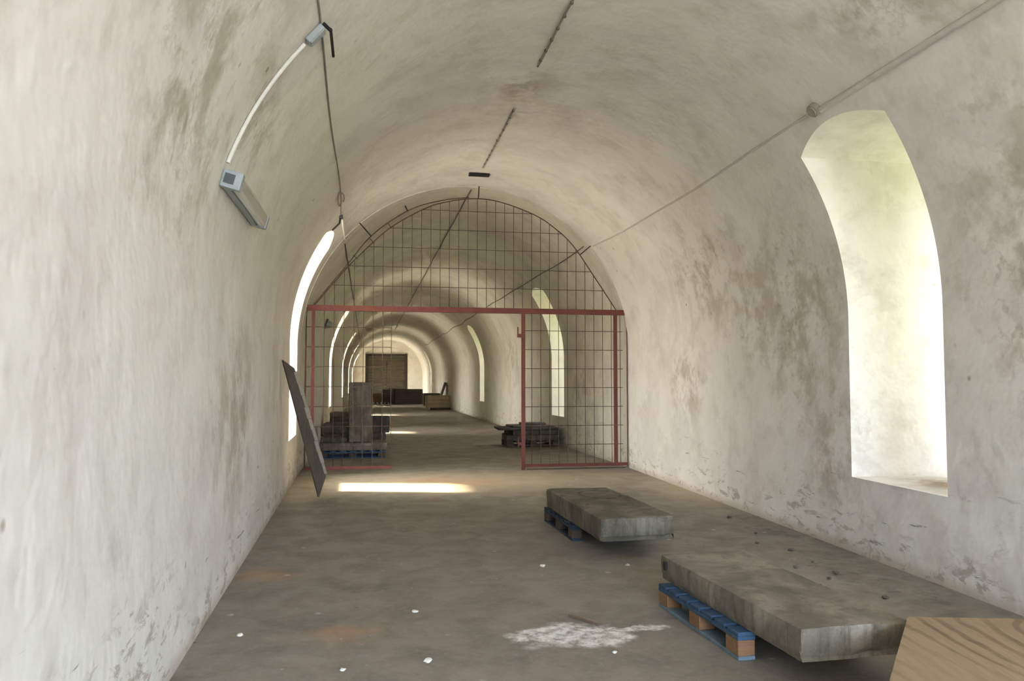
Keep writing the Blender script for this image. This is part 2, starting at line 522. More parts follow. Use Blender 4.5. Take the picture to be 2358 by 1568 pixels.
# window frames in the outer lights
wi = 1
for side, lst in (('r', WIN_R), ('l', WIN_L)):
    for (y, zs, zt, *ww) in lst:
        x = 4.53+1.18 if side == 'r' else -1.08-1.18
        w = (WN if side == 'r' else (ww[0] if ww else WW+.15)-.32)/2
        z0, z1 = zs+.10, zt-.10
        bm = boxes((x-.03, y-w, z0, x+.03, y-w+.05, z1), (x-.03, y+w-.05, z0, x+.03, y+w, z1),
                   (x-.03, y-w+.05, z0, x+.03, y+w-.05, z0+.05), (x-.03, y-w+.05, z1-.05, x+.03, y+w-.05, z1),
                   (x-.015, y-.015, z0+.05, x+.015, y+.015, z1-.05))
        for k in range(1, 4):
            zz = z0 + (z1-z0)*k/4
            box(bm, x-.014, y-w+.05, zz-.014, x+.014, y+w-.05, zz+.014)
        struct('window_%d' % wi, bm, M_FRAME); wi += 1

# end wall with the arched recess and double door
DX0, DX1, DZ = -.06, 3.27, 3.78
bm = bmesh.new()
box(bm, -2.4, YE, -.05, 5.9, YE+.9, 6.2)
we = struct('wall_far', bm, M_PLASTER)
P = [(DX0-.05, -.2), (DX1+.05, -.2)] + [(DX1+.05 - (DX1-DX0+.1)*k/16, DZ+.08 + .48*(1-(2*k/16-1)**2)) for k in range(17)]
b2 = bmesh.new()
R0 = [b2.verts.new((u, YE-.5, v)) for u, v in P]; R1 = [b2.verts.new((u, YE+.28, v)) for u, v in P]
n = len(P)
for k in range(n): b2.faces.new((R0[k], R0[(k+1) % n], R1[(k+1) % n], R1[k]))
b2.faces.new(R0[::-1]); b2.faces.new(R1); bmesh.ops.recalc_face_normals(b2, faces=b2.faces)
me = bpy.data.meshes.new('cut'); b2.to_mesh(me); b2.free()
co = bpy.data.objects.new('cut', me); COL.objects.link(co)
carve(we, [co])

dr = bpy.data.objects.new('door_1', None); COL.objects.link(dr); dr.location = ((DX0+DX1)/2, YE+.16, 0); dr['kind'] = 'structure'
hw = (DX1-DX0)/2
link('door_frame', boxes((-hw, -.10, 0, -hw+.17, .10, DZ), (hw-.17, -.10, 0, hw, .10, DZ), (-hw+.17, -.10, DZ-.2, hw-.17, .10, DZ)), M_DOORFRAME, dr)
for s in (-1, 1):
    bm = bmesh.new()
    x0, x1 = (-hw+.18, -.012) if s < 0 else (.012, hw-.18)
    k, z = 0, .03
    while z < DZ-.3:
        h = min(.235, DZ-.21-z)
        box(bm, x0, -.03+random.uniform(-.006, .006), z, x1, .03, z+h-.016); z += h
    link('door_leaf', bm, M_DOOR, dr)
link('door_latch', boxes((-.05, -.06, 2.75, .03, -.04, 3.15)), M_BLACK, dr)

# unseen wall behind the camera; its wide gateway is added for frontal daylight
bm = bmesh.new(); box(bm, -2.4, YB-.6, -.05, 5.9, YB, 6.2)
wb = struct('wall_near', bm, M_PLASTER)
b2 = bmesh.new()
P = [(-.55, -.3), (3.65, -.3)] + [(1.55 + 2.1*cos(pi*k/20), 2.05 + 1.9*sin(pi*k/20)) for k in range(21)]
R0 = [b2.verts.new((u, YB-1, v)) for u, v in P]; R1 = [b2.verts.new((u, YB+1, v)) for u, v in P]
n = len(P)
for k in range(n): b2.faces.new((R0[k], R0[(k+1) % n], R1[(k+1) % n], R1[k]))
b2.faces.new(R0[::-1]); b2.faces.new(R1); bmesh.ops.recalc_face_normals(b2, faces=b2.faces)
me = bpy.data.meshes.new('cut'); b2.to_mesh(me); b2.free()
co = bpy.data.objects.new('cut', me); COL.objects.link(co); carve(wb, [co])

# ------------------------------------------------------------------ barred gate
GY = 13.42
gate = thing('barred_gate', 'red painted barred gate under an arched wire grille spanning the tunnel', 'gate', (1.72, GY, 0))
G = Vector((1.72, GY, 0))
def gl(x, z, y=0.0): return Vector((x, GY+y, z)) - G
def gbar(name, x0, z0, x1, z1, t=.025, d=.02, mat=M_RED):
    bm = bmesh.new(); a, b = gl(x0, z0), gl(x1, z1)
    box(bm, min(a.x, b.x), -d, min(a.z, b.z), max(a.x, b.x), d, max(a.z, b.z))
    return link(name, bm, mat, gate)
TR = 2.715
gbar('top_rail', -.965, TR-.045, 4.50, TR+.045, d=.035)
gbar('left_post', -.892, .10, -.842, TR-.045)
lp = gbar('latch_post', 2.615, 0, 2.675, TR-.045, d=.03)
gbar('right_post', 4.262, .095, 4.322, TR-.045)
gbar('left_bottom_rail', -.985, .065, .41, .118)
gbar('right_bottom_rail', 2.675, .045, 4.50, .095)
bm = bmesh.new()
box(bm, -.075, -.02, 2.26, -.0, .02, 2.32, Matrix.Translation(gl(2.615, 0))); box(bm, -.075, -.012, 2.32, -.055, .012, 2.44, Matrix.Translation(gl(2.615, 0)))
link('latch', bm, M_RED, gate)
bm = bmesh.new(); box(bm, -.05, -.015, .42, 0, .015, .47, Matrix.Translation(gl(2.615, 0))); box(bm, -.062, -.012, .38, -.048, .012, .56, Matrix.Translation(gl(2.615, 0)))
link('lower_latch', bm, M_RED, gate)
AW = [(-.867,2.74),(-.60,3.07),(-.329,3.398),(.057,3.80),(.377,4.09),(.811,4.36),(1.177,4.525),(1.734,4.634),(2.224,4.60),(2.835,4.40),(3.20,4.18),(3.532,3.88),(3.922,3.33),(4.315,2.75)]
def interp(x):
    for (a, za), (b, zb) in zip(AW, AW[1:]):
        if a <= x <= b: return za + (zb-za)*(x-a)/(b-a)
    return None
def smoothpts(P, n=6):
    out = []
    for i in range(len(P)-1):
        p0 = P[max(i-1, 0)]; p1 = P[i]; p2 = P[i+1]; p3 = P[min(i+2, len(P)-1)]
        for k in range(n):
            t = k/n
            out.append(tuple(.5*((2*p1[j]) + (-p0[j]+p2[j])*t + (2*p0[j]-5*p1[j]+4*p2[j]-p3[j])*t*t + (-p0[j]+3*p1[j]-3*p2[j]+p3[j])*t**3) for j in range(len(p1))))
    out.append(P[-1]); return out
AWS = smoothpts(AW); AW = AWS
link('arch_rod', tube(bmesh.new(), [gl(x, z) for x, z in AWS], .0095, 6), M_IRON, gate)
AO = smoothpts([(-.875,2.76),(-.572,3.139),(-.295,3.49),(-.015,3.86),(.305,4.15),(.774,4.44),(1.25,4.585),(1.70,4.655)])
link('outer_arch_rod', tube(bmesh.new(), [gl(x, z) for x, z in AO], .0085, 6), M_IRON, gate)
def wires(name, x0, x1, ztop, zbot, zlist, xlist, r=.0052):
    bm = bmesh.new()
    for x in xlist:
        t_ = ztop(x)
        if t_ is None or t_ - zbot < .02: continue
        tube(bm, [gl(x, zbot, .006), gl(x, t_, .006)], r, 6)
    for z in zlist:
        a, b = x0(z), x1(z)
        tube(bm, [gl(a, z, -.006), gl(b, z, -.006)], r, 6)
    return link(name, bm, M_IRON, gate)
def xl(z):
    for (a, za), (b, zb) in zip(AW, AW[1:]):
        if (za-z)*(zb-z) <= 0 and a < 1.74: return a + (b-a)*(z-za)/(zb-za) if zb != za else a
def xr(z):
    for (a, za), (b, zb) in reversed(list(zip(AW, AW[1:]))):
        if (za-z)*(zb-z) <= 0: return a + (b-a)*(z-za)/(zb-za) if zb != za else b
PITCH = .1585
xs = [-.862+.011 + PITCH*k for k in range(-1, 34)]
wires('upper_mesh', xl, xr, interp, TR+.045, [3.095, 3.423, 3.753, 4.079, 4.41], [x for x in xs if -.8 < x < 4.25])
wires('left_mesh', lambda z: -.975, lambda z: .402, lambda x: TR-.045, .118, [.44+.3265*k for k in range(7)], [x for x in xs if -.99 < x < .39 and abs(x+.867) > .05] + [.402, -.975])
wires('right_mesh', lambda z: 2.675, lambda z: 4.42, lambda x: TR-.045, .095, [.419+.3265*k for k in range(7)], [x for x in xs if 2.75 < x < 4.43 and abs(x-4.29) > .05])
wr_pts = smoothpts([(4.487,2.76),(4.502,2.55),(4.505,2.2),(4.505,1.2),(4.503,.03)])
link('wall_rod', tube(bmesh.new(), [gl(x, z) for x, z in wr_pts] + [gl(4.45, .008), gl(4.0, .007), gl(2.70, .007)], .0075, 6), M_IRON, gate)
link('wall_rod', tube(bmesh.new(), [gl(-.968, 2.72), gl(-.985, 2.5), gl(-.99, 1.2), gl(-.985, .10)], .0075, 6), M_IRON, gate)
c = Vector(((-1.08+4.53)/2, 0, SPR))
for (px, pz) in ((1.86, 4.64), (.055, 3.93), (3.66, 3.72), (.66, 4.37)):
    d = Vector((px - 1.725, 0, pz - SPR)).normalized()
    p0 = Vector((px, 0, pz)); R = 2.80
    p1 = Vector((1.725, 0, SPR)) + d*R
    if (px, pz) == (.66, 4.37): p1 = p0 + d*.11
    link('anchor_pin', tube(bmesh.new(), [gl(p0.x, p0.z), gl(p1.x, p1.z)], .010, 6), M_BLACK, gate)
for (x, z) in ((-.16, 3.54), (.10, 3.82), (.377, 4.09)):
    d = Vector((x-1.725, 0, z-SPR)).normalized()
    link('spacer_rod', tube(bmesh.new(), [gl(x, z), gl(x+d.x*.10, z+d.z*.10)], .006, 6), M_IRON, gate)

# ------------------------------------------------------------------ stone slabs and pallets
def slab_mesh(lx, ly, lz, seed=0, cell=.045, bev=.022, amp=.010, chop=None):
    bm = bmesh.new(); box(bm, -lx/2, -ly/2, 0, lx/2, ly/2, lz)
    bmesh.ops.bevel(bm, geom=list(bm.edges), offset=bev, segments=2, affect='EDGES', profile=.55)
    for ax, L in ((0, lx), (1, ly), (2, lz)):
        n = max(1, int(L/cell))
        for k in range(1, n):
            co_ = [0, 0, 0]; no = [0, 0, 0]; no[ax] = 1
            co_[ax] = (-L/2 if ax < 2 else 0) + L*k/n
            bmesh.ops.bisect_plane(bm, geom=bm.verts[:]+bm.edges[:]+bm.faces[:], plane_co=co_, plane_no=no)
    bmesh.ops.recalc_face_normals(bm, faces=bm.faces)
    bm.normal_update()
    off = Vector((seed*3.7, seed*1.3, seed*7.1))
    for v in bm.verts:
        p = v.co
        a = noise.fractal(p*3.2+off, 1, 2, 4)*amp + noise.fractal(p*14+off, 1, 2, 3)*amp*.45
        side = 1 - abs(v.normal.z)
        a *= .45 + .9*side
        if chop: a += chop(p, v.normal)
        v.co = p + v.normal*a
        if v.co.z < .0: v.co.z = 0
    return bm
def slab(name, label, loc, rz, size, mat, seed, group=None, cat='stone slab', **k):
    o = link(name, slab_mesh(*size, seed=seed, **k), mat, smooth=True)
    o.location = loc; o.rotation_euler = (0, 0, rz)
    return tag(o, label, cat, group)

def pallet(label, loc, rz, lx=.8, ly=1.2, h=.15, mats=None, group=None, name='wooden_pallet', drop=0):
    """runners along y; blocks along the long sides"""
    mt, mb, mbk = mats or (M_GREYWOOD, M_GREYWOOD, M_BLOCK)
    t = thing(name, label, 'pallet', loc, rz, group)
    tb = .022; bh = h - 4*tb + tb  # block height
    zb = tb; zt = h - 2*tb
    for sx in (-1, 0, 1):
        w = .10
        x0 = sx*(lx/2-w/2) - w/2
        link('bottom_runner', bevel_all(boxes((x0, -ly/2, 0, x0+w, ly/2, tb)), .003), mb, t)
        for sy in (-1, 0, 1):
            bw = .145 if sy else .145
            y0 = sy*(ly/2-bw/2) - bw/2
            link('block', bevel_all(boxes((x0, y0, tb+.0005, x0+w, y0+bw, zt-.0005)), .004), mbk, t)
        link('stringer_board', bevel_all(boxes((x0-.002, -ly/2, zt, x0+w+.002, ly/2, zt+tb-.0005)), .003), mt, t)
    n = 7
    for k in range(n):
        w = .12
        y0 = -ly/2 + (ly-w)*k/(n-1)
        link('deck_board', bevel_all(boxes((-lx/2, y0, h-tb, lx/2, y0+w, h)), .003), mt, t)
    return t

# nearest slab and its blue pallet
def rough_front(p, n):
    # ragged, undercut broken end and lower edges
    if n.y < -.4: return noise.fractal(p*9, 1, 2, 3)*.012 - max(0, .06-p.z)*.5
    if n.x < -.4: return -max(0, .05-p.z)*.25
    return 0
pallet('blue painted pallet under the sandy stone slab beside the plywood', (2.36, 4.63, 0), radians(2.2), .80, 1.08, .15, (M_BLUE, M_PALEBLUE, M_BLOCK), 'pallets under the two loose slabs')
slab('stone_slab', 'thick sandy stone slab with rough broken end beside the plywood sheet', (2.335, 4.44, .1505), radians(2.0), (.61, 1.71, .165), M_STONE_A, 3, 'loose stone slabs on pallets', chop=rough_front, bev=.016)
link('dark_slot', bevel_all(boxes((-.318, .74, .075, -.29, .775, .135)), .004), M_BLACK, bpy.data.objects['stone_slab'])  # black block standing in for a dark mortise hole
# second slab towards the gate
def rounded_end(p, n):
    e = 0
    if n.y < -.4: e -= max(0, (p.x-.22))*.55 + max(0, .05-p.z)*.5
    if n.x > .4 and p.y < -.8: e -= .03
    return e
pallet('blue painted pallet under the dark grey slab nearest the gate', (2.31, 7.93, 0), radians(.8), .80, 1.12, .15, (M_DARKBLUE, M_DARKBLUE, M_DARKWOOD), 'pallets under the two loose slabs')
slab('stone_slab', 'dark grey stone slab with a rounded end lying nearest the gate', (2.28, 7.50, .1505), radians(.8), (.70, 1.95, .20), M_STONE_B, 8, 'loose stone slabs on pallets', chop=rounded_end, bev=.035)

# plywood offcut on two stacked pallets, bottom right corner
plyA = Vector((2.642, 3.585, 0))
eL = Vector((2.04-2.642, 2.88-3.585, 0)).normalized()
eB = Vector((.515, -.128, 0)).normalized()
pp = [plyA, plyA+eB*1.25, plyA+eB*1.25+eL*1.55, plyA+eL*1.55]
bc = (pp[0]+pp[2])/2
pz = .305
t = thing('plywood_sheet', 'plywood offcut with dark curved grain lying beside the sandy slab', 'plywood sheet', (plyA.x, plyA.y, pz), math.atan2(eB.y, eB.x))
inv = t.rotation_euler.to_matrix().inverted()
lp_ = [inv @ (p - plyA) for p in pp]
def prism(poly, z0, z1):
    bm = bmesh.new()
    a = [bm.verts.new((p.x, p.y, z0)) for p in poly]; b = [bm.verts.new((p.x, p.y, z1)) for p in poly]
    n = len(poly)
    for k in range(n): bm.faces.new((a[k], a[(k+1) % n], b[(k+1) % n], b[k]))
    bm.faces.new(a[::-1]); bm.faces.new(b)
    return bm
link('core', prism(lp_, 0, .032), M_PLYEDGE, t)
link('face_veneer', prism(lp_, .0325, .036), M_PLY, t)
ang = math.atan2(eL.y, eL.x) + pi/2
for k in range(2):
    q = bc + eB*.12 + eL*.05
    pallet(('lower' if k == 0 else 'upper') + ' of the two grey pallets stacked under the plywood sheet', (q.x, q.y, k*.1515), ang, .80, 1.0, .15, (M_GREYWOOD, M_GREYWOOD, M_GREYWOOD), 'pallets under the plywood')

# ------------------------------------------------------------------ leaning board against the left wall
pA, pB = Vector((-1.0, 10.02, 1.765)), Vector((-.868, 10.10, 1.665))
pD, pC = Vector((-.585, 10.61, .012)), Vector((-.505, 10.68, .27))
t = thing('leaning_plank', 'dark weathered plank with slanted ends leaning against the left wall', 'plank', pD)
q = [pA-pD, pB-pD, pC-pD, pD-pD]
nrm = (q[0]).cross(q[2]).normalized()
if nrm.y > 0: nrm = -nrm
back = -nrm*.075 + Vector((.03, 0, 0))
bm = bmesh.new()
a = [bm.verts.new(p) for p in q]; b = [bm.verts.new(p + back) for p in q]
for k in range(4): bm.faces.new((a[k], a[(k+1) % 4], b[(k+1) % 4], b[k]))
bm.faces.new(a); bm.faces.new(b[::-1])
bmesh.ops.recalc_face_normals(bm, faces=bm.faces)
link('board', bevel_all(bm, .006), M_PANEL, t)
bm = bmesh.new()
ed = (q[2]-q[1]); e0 = q[1] + ed*.03; e1 = q[1] + ed*.97; out_ = Vector((ed.z, 0, -ed.x)).normalized()
if out_.x < 0: out_ = -out_
for k in range(9):
    p = e0 + (e1-e0)*(k+.01)/9; p2 = e0 + (e1-e0)*(k+.99)/9
    vs = [p+nrm*.012, p2+nrm*.012, p2+back*.8, p+back*.8]
    a = [bm.verts.new(v - out_*(.030-.006*(k % 3)) if i_ < 2 else v + out_*.008) for i_, v in enumerate(vs)]; b = [bm.verts.new(v + out_*(.016+.006*(k % 2))) for v in vs]
    for j in range(4): bm.faces.new((a[j], a[(j+1) % 4], b[(j+1) % 4], b[j]))
    bm.faces.new(a[::-1]); bm.faces.new(b)
link('lit_edge', bm, M_PANELEDGE, t)  # pale strip paints the light caught along the plank's right side

# ------------------------------------------------------------------ electrical things
def arc_pts(y0, a0, y1, a1, off, n=14):
    return [vpt(a0+(a1-a0)*k/n, y0+(y1-y0)*k/n, off) for k in range(n+1)]
# strip lamp on the left wall
pa = vpt(164.6, 5.02, .08); pb = vpt(164.2, 6.42, .08)
t = thing('strip_light', 'grey fluorescent strip light fixed lengthwise on the left wall', 'lamp', pa)
ax = (pb-pa); L = ax.length; ax.normalize()
nn = (Vector((1.6, 0, SPR)) - Vector((pa.x, 0, pa.z))).normalized()
nn = (nn - ax*nn.dot(ax)).normalized()
side = nn.cross(ax)
def lampbox(u0, u1, s0, s1, n0, n1, bev=.0):
    bm = bmesh.new()
    mt = Matrix((( ax.x, side.x, nn.x, 0), (ax.y, side.y, nn.y, 0), (ax.z, side.z, nn.z, 0), (0, 0, 0, 1)))
    box(bm, u0, s0, n0, u1, s1, n1)
    if bev: bevel_all(bm, bev, 2)
    bm.transform(mt); return bm
link('housing', lampbox(0, L, -.052, .052, -.075, -.02, .012), M_GREYPLASTIC, t)
link('diffuser', lampbox(.05, L-.05, -.047, .047, -.019, .04, .018), M_COVER, t)
link('end_cap', lampbox(-.02, .049, -.055, .055, -.078, .044, .01), M_GREYPLASTIC, t)
link('end_cap', lampbox(L-.049, L+.02, -.055, .055, -.078, .044, .01), M_GREYPLASTIC, t)
bm = bmesh.new()
for s in (-.022, .022):
    tube(bm, [ax*.1 + side*s + nn*.02, ax*(L-.1) + side*s + nn*.02], .013, 10)
link('tube', bm, M_WHITE, t)
for k in range(6):
    u = .12 + (L-.24)*k/5
    link('clip', lampbox(u-.012, u+.012, .048, .060, -.035, .02), M_WHITE, t)
link('cable_gland', lampbox(-.03, .0, -.03, .03, -.06, -.0, .0), M_DARKGREY, t)
# conduit up the vault and its junction box
tag(link('white_conduit', tube(bmesh.new(), arc_pts(5.12, 141.8, 4.99, 162.6, .014), .0125, 8), M_WHITE, smooth=True), 'thin white cable curving up the vault from the strip light', 'cable')
pj = vpt(139.7, 5.12, .0)
t = thing('junction_box', 'pale grey junction box above the strip light on the vault', 'junction box', pj)
nj = (Vector((1.6, 0, SPR)) - Vector((pj.x, 0, pj.z))).normalized(); aj = Vector((0, 1, 0)); sj = aj.cross(nj)
mj = Matrix(((sj.x, aj.x, nj.x, 0), (sj.y, aj.y, nj.y, 0), (sj.z, aj.z, nj.z, 0), (0, 0, 0, 1)))
bm = boxes((-.07, -.042, .004, .07, .042, .045)); bevel_all(bm, .008, 2); bm.transform(mj); link('box', bm, M_GREYPLASTIC, t)
bm = boxes((-.063, -.035, .0455, .063, .035, .052)); bm.transform(mj); link('lid', bm, M_GREYPLASTIC, t)
# black iron bracket beside it
pk = vpt(137.5, 5.14, .0)
t = thing('iron_bracket', 'black iron bracket bar beside the pale junction box', 'bracket', pk)
nk = (Vector((1.6, 0, SPR)) - Vector((pk.x, 0, pk.z))).normalized()
link('stem', tube(bmesh.new(), [nk*-.01, nk*.07], .012, 8), M_BLACK, t)
link('bar', tube(bmesh.new(), [nk*.065 + Vector((0, -.02, 0)), nk*.065 + Vector((.0, .40, -.005))], .010, 8), M_BLACK, t)
# cable run along the left haunch
pts = [vpt(138.3 + .25*sin(k*.7), -3 + k*.5, .008) for k in range(0, 28)]
pts += [vpt(139.0 + .9*noise.noise(Vector((k*.9, 3, 1))), 11.0 + k*.1, .010) for k in range(1, 5)]
tag(link('wall_cable', tube(bmesh.new(), pts, .0065, 6), M_CABLE, smooth=True), 'thin dusty cable running along the left side of the vault', 'cable')
pts = [vpt(139.4 + .5*noise.noise(Vector((k*.7, 1, 5))), 13.9 + k*.8, .012) for k in range(0, 50)]
tag(link('wall_cable', tube(bmesh.new(), pts, .010, 6), M_CABLED, smooth=True), 'sagging dark cable on the left vault beyond the gate', 'cable')
bm = bmesh.new()
lpts = [vpt(138.8+1.2*sin(u), 10.35+.35*cos(u), .012+.02*abs(sin(u))) for u in [2*pi*k/16 for k in range(15)]]
tag(link('cable_loop', tube(bm, lpts, .009, 6), M_CABLE, smooth=True), 'small hanging loop of cable above the left window', 'cable')
pk = vpt(139.1, 11.5, .0)
t = thing('iron_hook', 'black iron hook above the bright left window by the gate', 'bracket', pk)
link('stem', tube(bmesh.new(), [Vector((0, 0, 0)), vpt(141, 11.55, .05)-pk, vpt(143.6, 11.66, .02)-pk], .013, 8), M_BLACK, t)
link('plate', boxes((-.03, -.10, -.03, .03, .10, .0)), M_DARKGREY, t)
tag(link('white_wire', tube(bmesh.new(), [vpt(139, 11.62, .02), vpt(139.2, 12.3, .02), vpt(139.1, 13.2, .02), vpt(139.2, 13.46, .03)], .015, 8), M_WHITE), 'short white wire between the iron hook and the gate', 'cable')

# right hand conduit
tag(link('wall_conduit', tube(bmesh.new(), [vpt(39.7 + .3*sin(y_*.6), y_, .022) for y_ in [-3+.5*k for k in range(18)] + [5.785]], .024, 10), M_CONDUIT, smooth=True), 'painted conduit running above the big right window', 'conduit')
pj = vpt(40.2, 5.85, 0)
t = thing('junction_box', 'small grimy round junction box on the conduit above the right window', 'junction box', pj)
nj = (Vector((1.6, 0, SPR)) - Vector((pj.x, 0, pj.z))).normalized()
link('box', disc(bmesh.new(), nj*.003, nj, .055, .05, 18), M_CABLE, t, smooth=True)
link('lid', disc(bmesh.new(), nj*.0535, nj, .045, .012, 18), M_CABLE, t, smooth=True)
pts = [vpt(40.0 - 1.1*sin((y_-6)/7.4*pi) + .12*sin(y_*2), y_, .010) for y_ in [6.0+.25*k for k in range(30)]]
tag(link('wall_cable', tube(bmesh.new(), pts, .0105, 8), M_CONDUIT, smooth=True), 'plaster coloured cable on the right vault between junction box and gate', 'cable')
pts = [vpt(41.5 + 1.6*noise.noise(Vector((y_*.35, 2, 8))), y_, .010) for y_ in [13.7+.5*k for k in range(80)]]
tag(link('wall_cable', tube(bmesh.new(), pts, .012, 6), M_CABLED, smooth=True), 'wavering dark cable on the right vault beyond the gate', 'cable')

# crown cable in three runs, clips as children
def crown(y0, y1, label, mat, r=.010, clips=True, cl=.26):
    t = thing('crown_cable', label, 'cable', vpt(89.3, y0, 0))
    o = t.location
    n = max(3, int((y1-y0)/.4))
    P_ = [vpt(89.3 + .25*noise.noise(Vector((y0+(y1-y0)*k/n, 0, 4))), y0+(y1-y0)*k/n, .017) for k in range(n+1)]
    link('cable', tube(bmesh.new(), [p-o for p in P_], r, 8), mat, t, smooth=True)
    if clips:
        y = y0+.1
        while y < y1-.05:
            p = vpt(89.3, y, .017)-o
            link('clip', boxes((p.x-.012, p.y-.014, p.z-.011, p.x+.012, p.y+.014, p.z+.010)), M_CABLED, t)
            y += cl
    return t
crown(1.5, 7.74, 'clipped grey cable along the crown of the vault nearest the viewer', M_CABLE)
crown(9.1, 12.05, 'clipped grey cable along the crown short of the dark ceiling plate', M_CABLE)
crown(13.62, 52, 'long grey cable along the crown beyond the gate', M_CABLED, .013, False)
pk = vpt(89.3, 12.5, 0)
t = thing('ceiling_plate', 'dark iron plate on the crown just before the gate', 'plate', pk)
link('bar', boxes((-.165, -.05, -.045, .165, .05, -.003)), M_BLACK, t)
link('hanger', boxes((-.02, -.02, -.003, .02, .02, .03)), M_BLACK, t)

# round fitting on the left wall beyond the gate
pk = Vector((-1.08, 21.2, 3.02)); pk = prof(18.95, 163.5)
t = thing('wall_lamp', 'small round wall lamp on the left wall just beyond the gate', 'lamp', pk)
nk = (Vector((1.72, 0, SPR)) - Vector((pk.x, 0, pk.z))).normalized()
link('back_plate', disc(bmesh.new(), nk*.0, nk, .12, .05, 20), M_DARKGREY, t, smooth=True)
bm = bmesh.new(); bmesh.ops.create_uvsphere(bm, u_segments=16, v_segments=10, radius=.09); bmesh.ops.translate(bm, vec=nk*.07, verts=bm.verts)
link('globe', bm, M_COVER, t, smooth=True)

# ------------------------------------------------------------------ stacks beyond the gate, left
gpl = 'pallets of the left stack beyond the gate'
gsl = 'slabs of the left stack beyond the gate'
pallet('blue edged pallet at the foot of the left stack right behind the gate', (-.25, 16.42, 0), pi/2, .8, 1.26, .15, (M_BLUE, M_BLUE, M_DARKWOOD), gpl)
slab('stone_slab', 'brown slab on the front pallet carrying the tall upright stone', (-.24, 16.42, .1505), 0, (1.30, .80, .15), M_STONE_P, 11, gsl, cell=.08)
slab('stone_pillar', 'tall upright stone post standing on the left stack behind the gate', (-.12, 16.35, .302), radians(4), (.44, .24, 1.19), M_STONE_P, 14, None, 'stone post', cell=.07, bev=.02)
slab('stone_slab', 'low dark slab on the front pallet beside the tall stone post', (-.64, 16.45, .302), radians(3), (.50, .62, .09), M_STONE_D, 15, gsl, cell=.08)
pallet('dark pallet second from the gate in the left stack', (-.24, 18.2, 0), pi/2, .8, 1.26, .15, (M_DARKWOOD,)*3, gpl)
slab('stone_slab', 'broad dark slab on the second pallet behind the tall stone post', (-.24, 18.2, .1505), 0, (1.34, .84, .22), M_STONE_D, 17, gsl, cell=.08)
slab('stone_slab', 'dark slab piled at the left wall on the second pallet', (-.60, 18.2, .372), radians(-4), (.62, .7, .22), M_STONE_D, 19, gsl, cell=.08)
slab('stone_block', 'upright dark block to the right of the tall stone post', (.28, 18.15, .372), radians(5), (.42, .42, .36), M_STONE_D, 20, None, 'stone block', cell=.07)
pallet('dark pallet third from the gate in the left stack', (-.24, 20.3, 0), pi/2, .8, 1.26, .15, (M_DARKWOOD,)*3, gpl)
slab('stone_slab', 'thick dark slab lowest on the third pallet by the left wall', (-.26, 20.3, .1505), 0, (1.3, .8, .3), M_STONE_D, 22, gsl, cell=.09)
slab('stone_slab', 'dark slab second from the top on the third pallet', (-.46, 20.3, .452), radians(3), (.85, .75, .18), M_STONE_D, 23, gsl, cell=.09)
slab('stone_slab', 'small brown slab on top of the third pallet', (-.50, 20.3, .634), radians(-6), (.7, .6, .12), M_STONE_P, 25, gsl, cell=.09)

# right stack beyond the gate
pallet('dark pallet under the heap of dark slabs on the right', (3.78, 18.4, 0), pi/2, .85, 1.2, .15, (M_DARKWOOD,)*3)
gsr = 'dark slabs of the right stack beyond the gate'
slab('stone_slab', 'lowest dark slab of the right stack beyond the gate', (3.80, 18.4, .1505), radians(-2), (1.26, .9, .13), M_STONE_D, 30, gsr, cell=.08)
slab('stone_slab', 'second dark slab up in the right stack beyond the gate', (3.84, 18.4, .282), radians(4), (1.16, .86, .11), M_STONE_D, 31, gsr, cell=.08)
slab('stone_slab', 'wide dark sheet slab overhanging leftwards in the right stack', (3.70, 18.4, .394), radians(-3), (1.44, .92, .05), M_STONE_D, 32, gsr, cell=.08, amp=.006)
slab('stone_slab', 'thin tilted looking slab topmost of the right stack beyond the gate', (3.78, 18.45, .446), radians(6), (.98, .7, .05), M_STONE_B, 33, gsr, cell=.08, amp=.006)
slab('stone_slab', 'small thin slab lying on the topmost right stack slab', (3.86, 18.5, .498), radians(-8), (.62, .5, .04), M_STONE_D, 34, gsr, cell=.08, amp=.006)

# ------------------------------------------------------------------ far end goods
def crate(label, loc, rz, lx, ly, h, mat, group=None, skid=True):
    t = thing('wooden_crate', label, 'crate', loc, rz, group)
    z = .11 if skid else 0
    if skid:
        for s in (-1, 0, 1):
            link('skid', boxes((s*(lx/2-.06)-.05, -ly/2, 0, s*(lx/2-.06)+.05, ly/2, .109)), M_DARKWOOD if mat is not M_CRATE else M_CRATE, t)
    bm = bmesh.new()
    n = max(3, int((h-z)/.16)); bh = (h-z)/n
    for k in range(n):
        box(bm, -lx/2, -ly/2, z+k*bh, lx/2, ly/2, z+(k+1)*bh-.012)
    link('side_boards', bm, mat, t)
    for sx in (-1, 1):
        for sy in (-1, 1):
            link('corner_post', boxes((sx*lx/2-.04, sy*(ly/2+.012)-.012, z, sx*lx/2+.04, sy*(ly/2+.012)+.012, h)), mat, t)
    link('lid', boxes((-lx/2-.02, -ly/2-.03, h, lx/2+.02, ly/2+.03, h+.03)), mat, t)
    return t
crate('pale wooden crate on skids standing out on the right far down', (3.85, 43.9, 0), radians(3), 1.15, .95, .72, M_CRATE)
gf = 'dark crates in the row before the far door'
crate('dark crate with a mound on top behind the pale crate', (4.0, 50.2, 0), 0, .95, .9, .75, M_DARKWOOD, gf)
crate('biggest dark crate in the middle of the far row', (2.75, 54.0, 0), radians(4), 1.75, 1.0, .98, M_DARKWOOD, gf, False)
crate('dark crate second from the left in the far row', (1.35, 54.6, 0), radians(-5), .58, .9, .95, M_DARKWOOD, gf)
crate('reddish brown crate leftmost in the far row', (.62, 55.2, 0), radians(3), .62, .8, .68, M_BLOCK, gf)
